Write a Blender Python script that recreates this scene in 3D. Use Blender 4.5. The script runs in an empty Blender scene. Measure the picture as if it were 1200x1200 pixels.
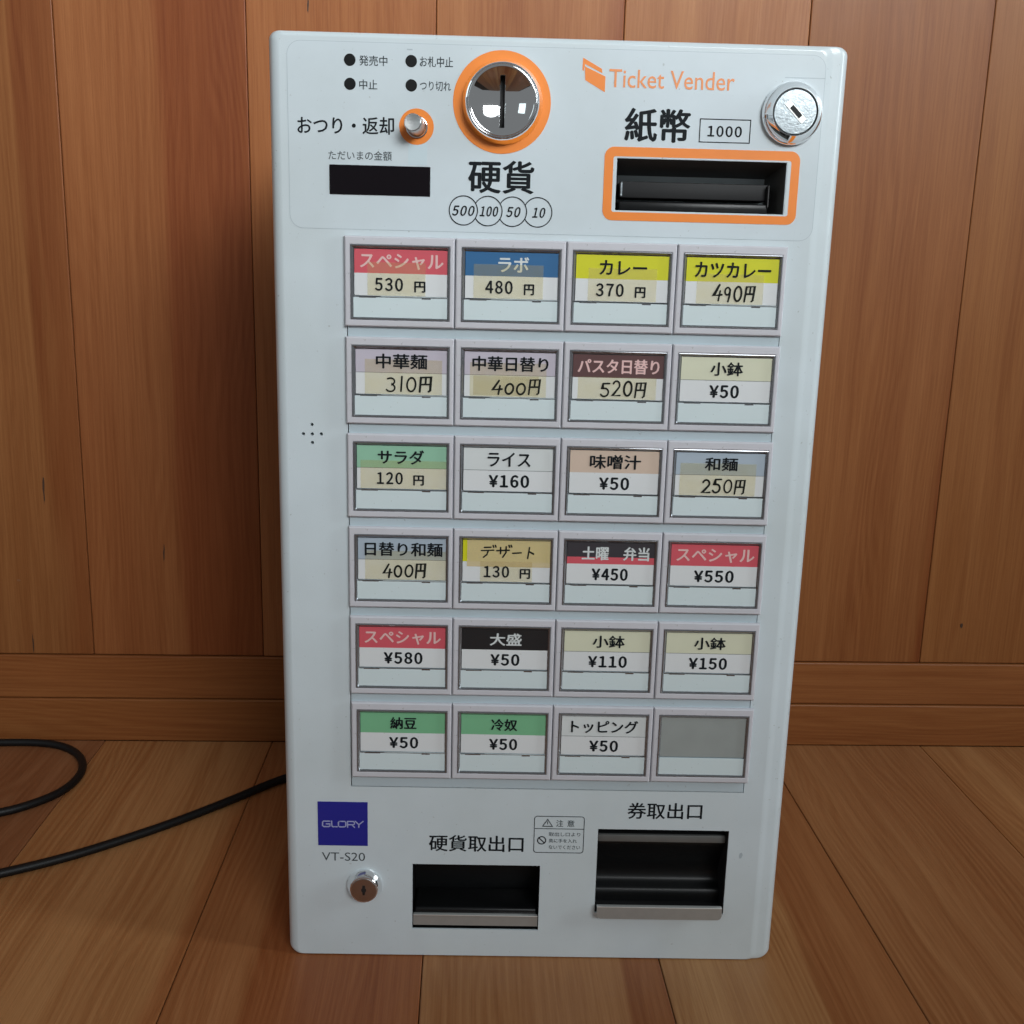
import bpy, bmesh, math, random
from mathutils import Vector, Matrix

scene = bpy.context.scene
col = scene.collection
random.seed(7)
MM = 0.001

# ------------------------------------------------------------------ camera
cam_data = bpy.data.cameras.new("camera")
cam = bpy.data.objects.new("camera", cam_data)
col.objects.link(cam)
cam_data.sensor_width = 36.0
cam_data.lens = 1263.046 * 36.0 / 1200.0
cam_data.clip_start = 0.02
cam_data.clip_end = 100.0
P_, Y_, R_ = 0.224877, 0.0439104, -0.0256480
_f = Vector((math.sin(Y_) * math.cos(P_), math.cos(Y_) * math.cos(P_), -math.sin(P_)))
_r = Vector((math.cos(Y_), -math.sin(Y_), 0))
_d = _f.cross(_r)
r2 = math.cos(R_) * _r + math.sin(R_) * _d
d2 = -math.sin(R_) * _r + math.cos(R_) * _d
m = Matrix((r2, -d2, -_f)).transposed().to_4x4()
m.translation = Vector((-0.0461876, -0.6156197, 0.4367893))
cam.matrix_world = m
scene.camera = cam

# ------------------------------------------------------------------ light
world = bpy.data.worlds.new("World")
scene.world = world
world.use_nodes = True
bg = world.node_tree.nodes["Background"]
bg.inputs[0].default_value = (0.55, 0.575, 0.59, 1)
bg.inputs[1].default_value = 0.30


def area(name, loc, target, sx, sy, power, color, spread=180):
    l = bpy.data.lights.new(name, 'AREA')
    l.shape = 'RECTANGLE'
    l.size = sx
    l.size_y = sy
    l.energy = power
    l.color = color
    l.spread = math.radians(spread)
    o = bpy.data.objects.new(name, l)
    col.objects.link(o)
    o.location = loc
    o.rotation_euler = (Vector(target) - Vector(loc)).to_track_quat('-Z', 'Y').to_euler()
    return o


area("window_light", (0.98, -2.35, 2.0), (-0.14, 0.3, 1.17), 1.45, 1.30, 11.6, (0.94, 0.985, 1.0), 46)
area("side_fill_light", (-1.9, -2.0, 1.5), (-0.1, 0.0, 0.6), 0.6, 0.9, 1.5, (0.80, 0.96, 1.0), 150)  # added soft fill from the left, no window known there

area("right_window_light", (2.1, -0.55, 1.15), (0.1, 0.0, 0.5), 0.28, 0.9, 2.6, (0.88, 0.97, 1.0), 80)
scene.view_settings.view_transform = 'Standard'
scene.view_settings.look = 'None'
scene.view_settings.exposure = 0.10
scene.view_settings.gamma = 1.0
scene.render.engine = 'CYCLES'


# ------------------------------------------------------------------ materials
def new_mat(name):
    mt = bpy.data.materials.new(name)
    mt.use_nodes = True
    nt = mt.node_tree
    return mt, nt, nt.nodes["Principled BSDF"]


def plain(name, c, rough=0.5, metal=0.0, coat=0.0, spec=0.5, var=0.0, vscale=300, bump=0.0, bscale=900, aniso=0.0):
    mt, nt, b = new_mat(name)
    b.inputs["Base Color"].default_value = (*c, 1)
    b.inputs["Roughness"].default_value = rough
    b.inputs["Metallic"].default_value = metal
    b.inputs["Coat Weight"].default_value = coat
    b.inputs["Coat Roughness"].default_value = 0.08
    b.inputs["Specular IOR Level"].default_value = spec
    b.inputs["Anisotropic"].default_value = aniso
    tc = nt.nodes.new("ShaderNodeTexCoord")
    if var > 0:
        n = nt.nodes.new("ShaderNodeTexNoise")
        n.inputs["Scale"].default_value = vscale
        n.inputs["Detail"].default_value = 5
        nt.links.new(tc.outputs["Object"], n.inputs["Vector"])
        mx = nt.nodes.new("ShaderNodeMix")
        mx.data_type = 'RGBA'
        mx.inputs["A"].default_value = (*[x * (1 - var) for x in c], 1)
        mx.inputs["B"].default_value = (*[min(1, x * (1 + var)) for x in c], 1)
        nt.links.new(n.outputs["Fac"], mx.inputs["Factor"])
        nt.links.new(mx.outputs["Result"], b.inputs["Base Color"])
    if name in ('painted_steel', 'label_sheet', 'panel_plastic', 'button_plastic', 'lower_card', 'price_card'):
        # handling dirt: sparse darker specks and a faint cloudy grime
        n3 = nt.nodes.new("ShaderNodeTexNoise")
        n3.inputs["Scale"].default_value = 420
        n3.inputs["Detail"].default_value = 2
        nt.links.new(tc.outputs["Object"], n3.inputs["Vector"])
        rp = nt.nodes.new("ShaderNodeValToRGB")
        rp.color_ramp.elements[0].position = 0.70
        rp.color_ramp.elements[0].color = (1, 1, 1, 1)
        rp.color_ramp.elements[1].position = 0.78
        rp.color_ramp.elements[1].color = (0.72, 0.71, 0.68, 1)
        nt.links.new(n3.outputs["Fac"], rp.inputs[0])
        n4 = nt.nodes.new("ShaderNodeTexNoise")
        n4.inputs["Scale"].default_value = 9
        n4.inputs["Detail"].default_value = 6
        nt.links.new(tc.outputs["Object"], n4.inputs["Vector"])
        rq = nt.nodes.new("ShaderNodeValToRGB")
        rq.color_ramp.elements[0].position = 0.40
        rq.color_ramp.elements[0].color = (1, 1, 1, 1)
        rq.color_ramp.elements[1].position = 0.75
        rq.color_ramp.elements[1].color = (0.90, 0.895, 0.87, 1)
        nt.links.new(n4.outputs["Fac"], rq.inputs[0])
        prev = b.inputs["Base Color"].links[0].from_socket if b.inputs["Base Color"].links else None
        m1 = nt.nodes.new("ShaderNodeMix"); m1.data_type = 'RGBA'; m1.blend_type = 'MULTIPLY'; m1.inputs["Factor"].default_value = 1
        m2 = nt.nodes.new("ShaderNodeMix"); m2.data_type = 'RGBA'; m2.blend_type = 'MULTIPLY'; m2.inputs["Factor"].default_value = 1
        if prev: nt.links.new(prev, m1.inputs["A"])
        else: m1.inputs["A"].default_value = (*c, 1)
        nt.links.new(rp.outputs[0], m1.inputs["B"])
        nt.links.new(m1.outputs["Result"], m2.inputs["A"])
        nt.links.new(rq.outputs[0], m2.inputs["B"])
        nt.links.new(m2.outputs["Result"], b.inputs["Base Color"])
    if bump > 0:
        n2 = nt.nodes.new("ShaderNodeTexNoise")
        n2.inputs["Scale"].default_value = bscale
        n2.inputs["Detail"].default_value = 3
        nt.links.new(tc.outputs["Object"], n2.inputs["Vector"])
        bp = nt.nodes.new("ShaderNodeBump")
        bp.inputs["Strength"].default_value = bump
        bp.inputs["Distance"].default_value = 0.0003
        nt.links.new(n2.outputs["Fac"], bp.inputs["Height"])
        nt.links.new(bp.outputs["Normal"], b.inputs["Normal"])
    return mt


def lin(r, g, b):
    def f(x):
        x /= 255.0
        return x / 12.92 if x <= 0.04045 else ((x + 0.055) / 1.055) ** 2.4
    return (f(r), f(g), f(b))


M = {}
M['body'] = plain("painted_steel", (0.645, 0.725, 0.765), 0.32, var=0.045, vscale=45, bump=0.2, coat=0.3, bscale=1600)
M['sheet'] = plain("label_sheet", (0.64, 0.72, 0.765), 0.28, var=0.03, vscale=90)
M['sheet_tint'] = plain("label_sheet_tint", (0.59, 0.70, 0.745), 0.28)
M['case'] = plain("case_steel", (0.58, 0.66, 0.69), 0.4, var=0.03, vscale=60)
M['panel'] = plain("panel_plastic", (0.50, 0.59, 0.64), 0.3, var=0.03, vscale=80)
M['bezel'] = plain("button_plastic", (0.62, 0.62, 0.67), 0.35, var=0.05, vscale=120)
M['rim'] = plain("smoked_clear_rim", (0.28, 0.29, 0.31), 0.10, coat=0.8, spec=0.9, metal=0.75)
M['ink'] = plain("black_ink", (0.008, 0.011, 0.014), 0.6, spec=0.15)
M['ink_soft'] = plain("grey_ink", (0.055, 0.068, 0.075), 0.6, spec=0.15)
M['pen'] = plain("marker_ink", (0.012, 0.014, 0.012), 0.6, spec=0.15)
M['white_ink'] = plain("white_ink", (0.66, 0.70, 0.70), 0.4)
M['pink_ink'] = plain("pale_pink_ink", (0.78, 0.52, 0.50), 0.4)
M['orange'] = plain("orange_print", (0.90, 0.255, 0.035), 0.35, var=0.05, vscale=100)
M['orange_text'] = plain("orange_text", (0.86, 0.30, 0.10), 0.4)
M['blue_logo'] = plain("logo_blue", (0.018, 0.022, 0.27), 0.3)
M['logo_ink'] = plain("logo_pale_ink", (0.36, 0.38, 0.62), 0.4)
M['black'] = plain("black_plastic", (0.006, 0.0065, 0.007), 0.35, var=0.2, spec=0.3)
M['matte_black'] = plain("matte_black", (0.008, 0.008, 0.009), 0.65)
M['dark_grey'] = plain("dark_grey_plastic", (0.030, 0.030, 0.030), 0.42, var=0.15)
M['display'] = plain("display_window", (0.006, 0.004, 0.006), 0.2, spec=0.25)
M['chrome'] = plain("chrome", (0.90, 0.91, 0.92), 0.05, metal=1.0)
M['chrome_s'] = plain("satin_chrome", (0.36, 0.40, 0.42), 0.34, metal=1.0, bump=0.3, bscale=1100, var=0.55, vscale=650)
M['spun'] = plain("spun_metal", (0.55, 0.56, 0.56), 0.3, metal=1.0, aniso=0.6, bump=0.2)
M['steel'] = plain("steel_lip", (0.42, 0.43, 0.42), 0.45, metal=0.55, var=0.08, vscale=200)
M['steel_hi'] = plain("steel_edge", (0.75, 0.76, 0.74), 0.4, metal=0.6)
M['rubber'] = plain("cable_rubber", (0.004, 0.0045, 0.005), 0.5, spec=0.35, bump=0.3, bscale=500)
M['strip'] = plain("lower_card", (0.70, 0.81, 0.84), 0.3, coat=0.35)
M['paper'] = plain("price_card", (0.78, 0.81, 0.83), 0.35, coat=0.35, var=0.02, vscale=50)
M['blank'] = plain("blank_window", (0.33, 0.36, 0.35), 0.3, coat=0.3, var=0.12, vscale=60)
M['smudge'] = plain("grey_mark", (0.44, 0.51, 0.55), 0.5)
HC = {
    'red': (0.66, 0.105, 0.135), 'blue': (0.03, 0.14, 0.32), 'yellow': (0.66, 0.66, 0.02),
    'lavender': (0.56, 0.52, 0.60), 'brown': (0.115, 0.055, 0.055), 'cream': (0.70, 0.71, 0.54),
    'mint': (0.30, 0.56, 0.40), 'plain': (0.70, 0.74, 0.74), 'peach': (0.66, 0.52, 0.42),
    'bluegrey': (0.42, 0.50, 0.58), 'black': (0.016, 0.017, 0.019), 'green': (0.20, 0.50, 0.28),
    'charcoal': (0.045, 0.042, 0.05),
}
for k, c in HC.items():
    M['h_' + k] = plain("header_" + k, c, 0.35, coat=0.35, var=0.04, vscale=70)


def tape_mat(name, c, cover=0.07):
    mt, nt, b = new_mat(name)
    nt.nodes.remove(b)
    out = nt.nodes["Material Output"]
    tr = nt.nodes.new("ShaderNodeBsdfTransparent")
    n = nt.nodes.new("ShaderNodeTexNoise")
    n.inputs["Scale"].default_value = 160
    tc = nt.nodes.new("ShaderNodeTexCoord")
    nt.links.new(tc.outputs["Object"], n.inputs["Vector"])
    mx = nt.nodes.new("ShaderNodeMix")
    mx.data_type = 'RGBA'
    mx.inputs["A"].default_value = (c[0] * .99, c[1] * .985, c[2] * .96, 1)
    mx.inputs["B"].default_value = (min(1, c[0] * 1.01), min(1, c[1] * 1.015), c[2] * 1.04, 1)
    nt.links.new(n.outputs["Fac"], mx.inputs["Factor"])
    nt.links.new(mx.outputs["Result"], tr.inputs["Color"])
    df = nt.nodes.new("ShaderNodeBsdfDiffuse")
    df.inputs["Color"].default_value = (0.88, 0.74, 0.48, 1)
    gl = nt.nodes.new("ShaderNodeBsdfGlossy")
    gl.inputs["Roughness"].default_value = 0.25
    s1 = nt.nodes.new("ShaderNodeMixShader")
    s1.inputs[0].default_value = cover
    s2 = nt.nodes.new("ShaderNodeMixShader")
    s2.inputs[0].default_value = 0.03
    nt.links.new(tr.outputs[0], s1.inputs[1])
    nt.links.new(df.outputs[0], s1.inputs[2])
    nt.links.new(s1.outputs[0], s2.inputs[1])
    nt.links.new(gl.outputs[0], s2.inputs[2])
    nt.links.new(s2.outputs[0], out.inputs["Surface"])
    return mt


M['tape'] = tape_mat("yellowed_tape", (1.0, 0.990, 0.94))


M['tape_thick'] = tape_mat("masking_tape", (0.993, 0.98, 0.90), 0.42)


def wood_mat(name, rough=0.42, rings=0.42):
    """object colour = base tone, alpha = place of the sapwood edge, local z runs along the grain"""
    mt, nt, b = new_mat(name)
    N, L = nt.nodes, nt.links
    b.inputs["Roughness"].default_value = rough
    b.inputs["Coat Weight"].default_value = 0.04
    b.inputs["Coat Roughness"].default_value = 0.3
    b.inputs["Specular IOR Level"].default_value = 0.22
    tc = N.new("ShaderNodeTexCoord")
    oi = N.new("ShaderNodeObjectInfo")
    cx = N.new("ShaderNodeCombineXYZ")
    mul = N.new("ShaderNodeMath"); mul.operation = 'MULTIPLY'; mul.inputs[1].default_value = 37.0
    L.new(oi.outputs["Random"], mul.inputs[0])
    L.new(mul.outputs[0], cx.inputs[0]); L.new(mul.outputs[0], cx.inputs[2])
    add = N.new("ShaderNodeVectorMath"); add.operation = 'ADD'
    L.new(tc.outputs["Object"], add.inputs[0]); L.new(cx.outputs[0], add.inputs[1])

    def mapped(sx, sy, sz):
        mp = N.new("ShaderNodeMapping")
        mp.inputs["Scale"].default_value = (sx, sy, sz)
        L.new(add.outputs[0], mp.inputs["Vector"])
        return mp

    def noise(mp, detail=4, rg=0.6):
        n = N.new("ShaderNodeTexNoise")
        n.inputs["Scale"].default_value = 1
        n.inputs["Detail"].default_value = detail
        n.inputs["Roughness"].default_value = rg
        L.new(mp.outputs[0], n.inputs["Vector"])
        return n

    def math_(op, a, bb=None, c=None):
        x = N.new("ShaderNodeMath"); x.operation = op
        for i, v in enumerate((a, bb, c)):
            if v is None: continue
            if isinstance(v, (int, float)): x.inputs[i].default_value = v
            else: L.new(v, x.inputs[i])
        return x.outputs[0]

    def ramp(fac, p0, p1, c0=(0, 0, 0, 1), c1=(1, 1, 1, 1)):
        r = N.new("ShaderNodeValToRGB")
        r.color_ramp.elements[0].position = p0; r.color_ramp.elements[0].color = c0
        r.color_ramp.elements[1].position = p1; r.color_ramp.elements[1].color = c1
        L.new(fac, r.inputs[0])
        return r.outputs[0]

    def mixc(fac, a, bb, mode='MIX'):
        x = N.new("ShaderNodeMix"); x.data_type = 'RGBA'; x.blend_type = mode
        if isinstance(fac, (int, float)): x.inputs["Factor"].default_value = fac
        else: L.new(fac, x.inputs["Factor"])
        for k, v in (("A", a), ("B", bb)):
            if isinstance(v, tuple): x.inputs[k].default_value = v
            else: L.new(v, x.inputs[k])
        return x.outputs["Result"]

    broad = noise(mapped(16, 16, 1.1), 3).outputs["Fac"]          # wide soft figure
    warp = noise(mapped(14, 14, 2.0), 2).outputs["Fac"]
    band = noise(mapped(85, 85, 1.6), 3, 0.65).outputs["Fac"]
    fine = noise(mapped(650, 650, 11), 5, 0.75).outputs["Fac"]      # fibres
    pore = noise(mapped(1500, 1500, 90), 3, 0.7).outputs["Fac"]
    blot = noise(mapped(22, 22, 9), 5, 0.6).outputs["Fac"]
    sep = N.new("ShaderNodeSeparateXYZ"); L.new(add.outputs[0], sep.inputs[0])
    ringc = math_('ADD', math_('MULTIPLY', sep.outputs[0], 330.0), math_('MULTIPLY', warp, 30.0))
    ring = math_('POWER', math_('ABSOLUTE', math_('SINE', math_('MULTIPLY', ringc, 1.6))), 2.0)
    ring2 = math_('MULTIPLY', ring, ramp(broad, 0.35, 0.65))
    # heartwood / sapwood split
    sp = N.new("ShaderNodeSeparateXYZ"); L.new(tc.outputs["Object"], sp.inputs[0])
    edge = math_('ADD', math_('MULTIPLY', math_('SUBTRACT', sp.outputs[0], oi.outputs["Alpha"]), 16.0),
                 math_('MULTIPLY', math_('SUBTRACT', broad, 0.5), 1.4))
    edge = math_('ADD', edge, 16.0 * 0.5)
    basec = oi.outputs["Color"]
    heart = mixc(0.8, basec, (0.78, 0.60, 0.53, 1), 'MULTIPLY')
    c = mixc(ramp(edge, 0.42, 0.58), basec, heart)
    c = mixc(ramp(broad, 0.36, 0.66), c, mixc(0.55, c, (0.80, 0.70, 0.62, 1), 'MULTIPLY'))
    c = mixc(math_('MULTIPLY', ring2, rings), c, mixc(1.0, c, (0.72, 0.56, 0.46, 1), 'MULTIPLY'))
    c = mixc(math_('MULTIPLY', ramp(band, 0.40, 0.62), 0.55), c, mixc(1.0, c, (0.80, 0.70, 0.62, 1), 'MULTIPLY'))
    c = mixc(math_('MULTIPLY', ramp(fine, 0.43, 0.62), 0.60), c, mixc(1.0, c, (0.76, 0.68, 0.60, 1), 'MULTIPLY'))
    c = mixc(math_('MULTIPLY', ramp(pore, 0.55, 0.75), 0.30), c, mixc(1.0, c, (0.62, 0.54, 0.48, 1), 'MULTIPLY'))
    c = mixc(math_('MULTIPLY', ramp(blot, 0.55, 0.78), 0.35), c, mixc(1.0, c, (1.18, 1.16, 1.1, 1), 'MULTIPLY'))
    L.new(c, b.inputs["Base Color"])
    bp = N.new("ShaderNodeBump")
    bp.inputs["Strength"].default_value = 0.35
    bp.inputs["Distance"].default_value = 0.0004
    L.new(fine, bp.inputs["Height"])
    L.new(bp.outputs["Normal"], b.inputs["Normal"])
    L.new(math_('ADD', math_('MULTIPLY', blot, 0.22), rough - 0.1), b.inputs["Roughness"])
    return mt


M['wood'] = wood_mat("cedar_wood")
M['wood_floor'] = wood_mat("cedar_floor", 0.40, 0.6)
M['shade'] = plain("seam_backing", (0.05, 0.025, 0.012), 0.8)


# ------------------------------------------------------------------ helpers
def link(name, me, mat=None, parent=None):
    o = bpy.data.objects.new(name, me)
    col.objects.link(o)
    if mat is not None and not me.materials:
        me.materials.append(mat)
    if parent is not None:
        o.parent = parent
    return o


def from_bm(name, bm, mat=None, parent=None, smooth=False):
    me = bpy.data.meshes.new(name)
    bmesh.ops.recalc_face_normals(bm, faces=bm.faces)
    bm.to_mesh(me)
    bm.free()
    if smooth:
        for p in me.polygons:
            p.use_smooth = True
        me.set_sharp_from_angle(angle=math.radians(35))
    return link(name, me, mat, parent)


def bm_box(bm, x0, x1, y0, y1, z0, z1, bevel=0.0, seg=1):
    r = bmesh.ops.create_cube(bm, size=1)
    vs = r['verts']
    for v in vs:
        v.co = Vector(((x0 + x1) / 2 + v.co.x * (x1 - x0), (y0 + y1) / 2 + v.co.y * (y1 - y0), (z0 + z1) / 2 + v.co.z * (z1 - z0)))
    if bevel > 0:
        es = list({e for v in vs for e in v.link_edges})
        bmesh.ops.bevel(bm, geom=es, offset=bevel, segments=seg, affect='EDGES', profile=0.5)


def box(name, x0, x1, y0, y1, z0, z1, mat, parent, bevel=0.0, seg=1, smooth=False):
    """all in millimetres"""
    bm = bmesh.new()
    bm_box(bm, x0 * MM, x1 * MM, y0 * MM, y1 * MM, z0 * MM, z1 * MM, bevel * MM, seg)
    return from_bm(name, bm, mat, parent, smooth)


def rrect(x0, x1, z0, z1, r, n=6):
    pts = []
    for cx, cz, a0 in ((x1 - r, z1 - r, 0), (x0 + r, z1 - r, 90), (x0 + r, z0 + r, 180), (x1 - r, z0 + r, 270)):
        for i in range(n + 1):
            a = math.radians(a0 + 90 * i / n)
            pts.append((cx + r * math.cos(a), cz + r * math.sin(a)))
    return pts


def prism(name, pts, y0, y1, mat, parent):
    """outline in x,z (mm), from y0 (front) to y1"""
    bm = bmesh.new()
    a = [bm.verts.new((x * MM, y0 * MM, z * MM)) for x, z in pts]
    b = [bm.verts.new((x * MM, y1 * MM, z * MM)) for x, z in pts]
    bm.faces.new(a)
    bm.faces.new(b[::-1])
    for i in range(len(pts)):
        j = (i + 1) % len(pts)
        bm.faces.new((a[i], b[i], b[j], a[j]))
    return from_bm(name, bm, mat, parent)


def ring_prism(name, outer, inner, y0, y1, mat, parent, smooth=False):
    """outer and inner loops with the same number of points"""
    bm = bmesh.new()
    n = len(outer)
    L = []
    for pts, y in ((outer, y0), (inner, y0), (inner, y1), (outer, y1)):
        L.append([bm.verts.new((x * MM, y * MM, z * MM)) for x, z in pts])
    for k in range(4):
        A, B = L[k], L[(k + 1) % 4]
        for i in range(n):
            j = (i + 1) % n
            bm.faces.new((A[i], A[j], B[j], B[i]))
    return from_bm(name, bm, mat, parent, smooth)


def circle(cx, cz, r, n=48):
    return [(cx + r * math.cos(2 * math.pi * i / n), cz + r * math.sin(2 * math.pi * i / n)) for i in range(n)]


def lathe(name, cx, cz, prof, mat, parent, n=56, tilt=None, cut=None):
    """prof: list of (radius, height out of the face) in mm; axis is -y"""
    bm = bmesh.new()
    rings = []
    for r, h in prof:
        if r < 1e-6:
            rings.append([bm.verts.new((0, -h * MM, 0))])
        else:
            rings.append([bm.verts.new((r * MM * math.cos(2 * math.pi * i / n), -h * MM, r * MM * math.sin(2 * math.pi * i / n))) for i in range(n)])
    for A, B in zip(rings, rings[1:]):
        for i in range(n):
            j = (i + 1) % n
            if len(A) == 1 and len(B) == 1:
                continue
            if len(A) == 1:
                bm.faces.new((A[0], B[j], B[i]))
            elif len(B) == 1:
                bm.faces.new((A[i], A[j], B[0]))
            else:
                bm.faces.new((A[i], A[j], B[j], B[i]))
    o = from_bm(name, bm, mat, parent, True)
    o.location = (cx * MM, 0, cz * MM)
    if tilt:
        o.rotation_euler = tilt
    return o


def boolean(o, cutters, weighted=False):
    cs = []
    for bm in cutters:
        me = bpy.data.meshes.new("cut")
        bmesh.ops.recalc_face_normals(bm, faces=bm.faces)
        bm.to_mesh(me); bm.free()
        c = bpy.data.objects.new("cut", me)
        c.parent = o.parent
        col.objects.link(c)
        md = o.modifiers.new("b", 'BOOLEAN')
        md.operation = 'DIFFERENCE'; md.solver = 'EXACT'; md.object = c
        cs.append(c)
    if weighted:
        w = o.modifiers.new("w", 'WEIGHTED_NORMAL')
        w.keep_sharp = True
    bpy.context.view_layer.update()
    dg = bpy.context.evaluated_depsgraph_get()
    me = bpy.data.meshes.new_from_object(o.evaluated_get(dg), preserve_all_data_layers=True, depsgraph=dg)
    o.modifiers.clear()
    old = o.data
    o.data = me
    me.name = old.name
    for c in cs:
        bpy.data.objects.remove(c)


def cut_box(x0, x1, y0, y1, z0, z1):
    bm = bmesh.new()
    bm_box(bm, x0 * MM, x1 * MM, y0 * MM, y1 * MM, z0 * MM, z1 * MM)
    return bm


def cut_cyl(cx, cz, r, y0, y1, n=32):
    bm = bmesh.new()
    a = [bm.verts.new((x * MM, y0 * MM, z * MM)) for x, z in circle(cx, cz, r, n)]
    b = [bm.verts.new((x * MM, y1 * MM, z * MM)) for x, z in circle(cx, cz, r, n)]
    bm.faces.new(a); bm.faces.new(b[::-1])
    for i in range(n):
        j = (i + 1) % n
        bm.faces.new((a[i], b[i], b[j], a[j]))
    return bm


_txt = {}


def text_mesh(s, off, shear):
    key = (s, off, shear)
    if key in _txt:
        return _txt[key]
    cu = bpy.data.curves.new("t", 'FONT')
    cu.body = s
    cu.size = 1.0
    cu.offset = off
    cu.shear = shear
    if s and 0xFF01 <= ord(s[-1]) <= 0xFF5E:
        cu.space_character = 0.535
    cu.resolution_u = 3
    t = bpy.data.objects.new("t", cu)
    col.objects.link(t)
    bpy.context.view_layer.update()
    dg = bpy.context.evaluated_depsgraph_get()
    me = bpy.data.meshes.new_from_object(t.evaluated_get(dg), depsgraph=dg)
    bpy.data.objects.remove(t)
    vs = [v.co.copy() for v in me.vertices]
    x0 = min(v.x for v in vs); x1 = max(v.x for v in vs)
    y0 = min(v.y for v in vs); y1 = max(v.y for v in vs)
    faces = [tuple(p.vertices) for p in me.polygons]
    bpy.data.meshes.remove(me)
    data = ([((v.x - x0) / (x1 - x0), (v.y - y0) / (y1 - y0)) for v in vs], faces)
    _txt[key] = data
    return data


def text(s, x0, x1, z0, z1, h, mat, parent, off=0.008, shear=0.0, name="lettering", slope=0.0):
    """flat print filling the rectangle x0..x1, z0..z1 (mm) at height h out of the face"""
    if s.replace("¥", "").isdigit():
        s = "".join("￥" if ch == "¥" else chr(ord(ch) + 0xFEE0) for ch in s)
    vs, fs = text_mesh(s, 0.0 if off > 0 else off, shear)
    fat = max(0.0, off) * (z1 - z0) * 0.75          # heavier print: the outline laid down again a hair to each side
    me = bpy.data.meshes.new(name)
    V, Fc = [], []
    for k, (ax, az) in enumerate(((0, 0), (-1, 0), (1, 0), (0, 1), (0, -1)) if fat > 0.02 else ((0, 0),)):
        n0 = len(V)
        w, t = (x1 - x0) - 2 * fat, (z1 - z0) - 2 * fat
        V += [((x0 + fat + u * w + ax * fat) * MM, -(h + k * 0.004) * MM, (z0 + fat + v * t + az * fat * .7 + slope * u) * MM) for u, v in vs]
        Fc += [tuple(n0 + q for q in f) for f in fs]
    me.from_pydata(V, [], Fc)
    return link(name, me, mat, parent)


def stroke_mesh(bm, pts, w, h):
    """a pen stroke: flat ribbon with round-ish ends along pts (mm)"""
    n = len(pts)
    L, R = [], []
    for i, (x, z) in enumerate(pts):
        a = Vector(pts[max(0, i - 1)]); b = Vector(pts[min(n - 1, i + 1)])
        d = (b - a)
        d = d.normalized() if d.length > 1e-9 else Vector((1, 0))
        p = Vector((-d.y, d.x))
        if 0 < i < n - 1:
            d1 = (Vector(pts[i]) - a).normalized(); d2 = (b - Vector(pts[i])).normalized()
            k = 1 / max(0.5, math.sqrt(max(0.0, (1 + d1.dot(d2)) / 2)))
        else:
            k = 1
        L.append((x + p.x * w / 2 * k, z + p.y * w / 2 * k)); R.append((x - p.x * w / 2 * k, z - p.y * w / 2 * k))
    lv = [bm.verts.new((x * MM, -h * MM, z * MM)) for x, z in L]
    rv = [bm.verts.new((x * MM, -h * MM, z * MM)) for x, z in R]
    for i in range(n - 1):
        bm.faces.new((lv[i], lv[i + 1], rv[i + 1], rv[i]))
    for (x, z) in (pts[0], pts[-1]):
        c = [bm.verts.new((a * MM, -(h + 0.004) * MM, b * MM)) for a, b in circle(x, z, w / 2, 8)]
        bm.faces.new(c)


def arc(cx, cz, rx, rz, a0, a1, n=12):
    return [(cx + rx * math.cos(math.radians(a0 + (a1 - a0) * i / n)), cz + rz * math.sin(math.radians(a0 + (a1 - a0) * i / n))) for i in range(n + 1)]


PEN = {
    '4': [[(.55, 1), (.05, .32), (.95, .38)], [(.72, .62), (.66, 0)]],
    '9': [arc(.42, .72, .30, .26, 20, 380), [(.72, .85), (.74, .5), (.62, 0)]],
    '0': [arc(.5, .5, .40, .46, 80, 445, 18)],
    '3': [[(.12, .92)] + arc(.42, .74, .36, .24, 110, -80, 8) + arc(.40, .27, .42, .27, 80, -150, 10)],
    '1': [[(.5, 1), (.5, .5), (.47, 0)]],
    '5': [[(.22, .95), (.16, .55)] + arc(.40, .32, .42, .30, 110, -150, 12), [(.20, .95), (.88, .97)]],
    '2': [arc(.45, .72, .36, .27, 160, -30, 9) + [(.1, .04), (.92, .06)]],
    'E': [[(.10, .0), (.10, .95), (.90, .98), (.92, .08), (.80, .02)], [(.5, .96), (.5, .5)], [(.12, .48), (.9, .50)]],
    'D1': [[(.25, .92), (.72, .95)], [(.05, .62), (.95, .68)], [(.55, .62), (.48, .25), (.25, 0)], [(.86, 1.12), (.92, .95)], [(1.02, 1.14), (1.08, .98)]],
    'Z1': [[(.0, .62), (.95, .68)], [(.28, .92), (.30, .35)], [(.70, 1), (.70, .45), (.48, .02)], [(.90, 1.12), (.96, .95)], [(1.06, 1.14), (1.12, .98)]],
    '-': [[(.05, .42), (.95, .48)]],
    'T1': [[(.4, 1), (.4, .0)], [(.42, .62), (.85, .42)]],
}


def pen_text(tokens, x0, x1, z0, z1, h, w, mat, parent, name="lettering", widths=None, drop=None):
    bm = bmesh.new()
    widths = widths or [1.0] * len(tokens)
    tot = sum(widths)
    x = x0
    rn = random.Random(sum(ord(q) for t in tokens for q in t) + int(x0 * 10))
    for i, (t, wd) in enumerate(zip(tokens, widths)):
        cw = (x1 - x0) * wd / tot
        jz, js, jl = rn.uniform(-.35, .35), rn.uniform(.90, 1.05), rn.uniform(.02, .14)
        for st in PEN[t]:
            sc = (drop or {}).get(i, 1.0)
            stroke_mesh(bm, [(x + (0.08 + .84 * a) * cw + jl * b * cw, z0 + jz + b * (z1 - z0) * sc * js) for a, b in st], w * rn.uniform(.85, 1.12), h)
        x += cw
    me = bpy.data.meshes.new(name)
    bm.to_mesh(me); bm.free()
    return link(name, me, mat, parent)


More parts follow.
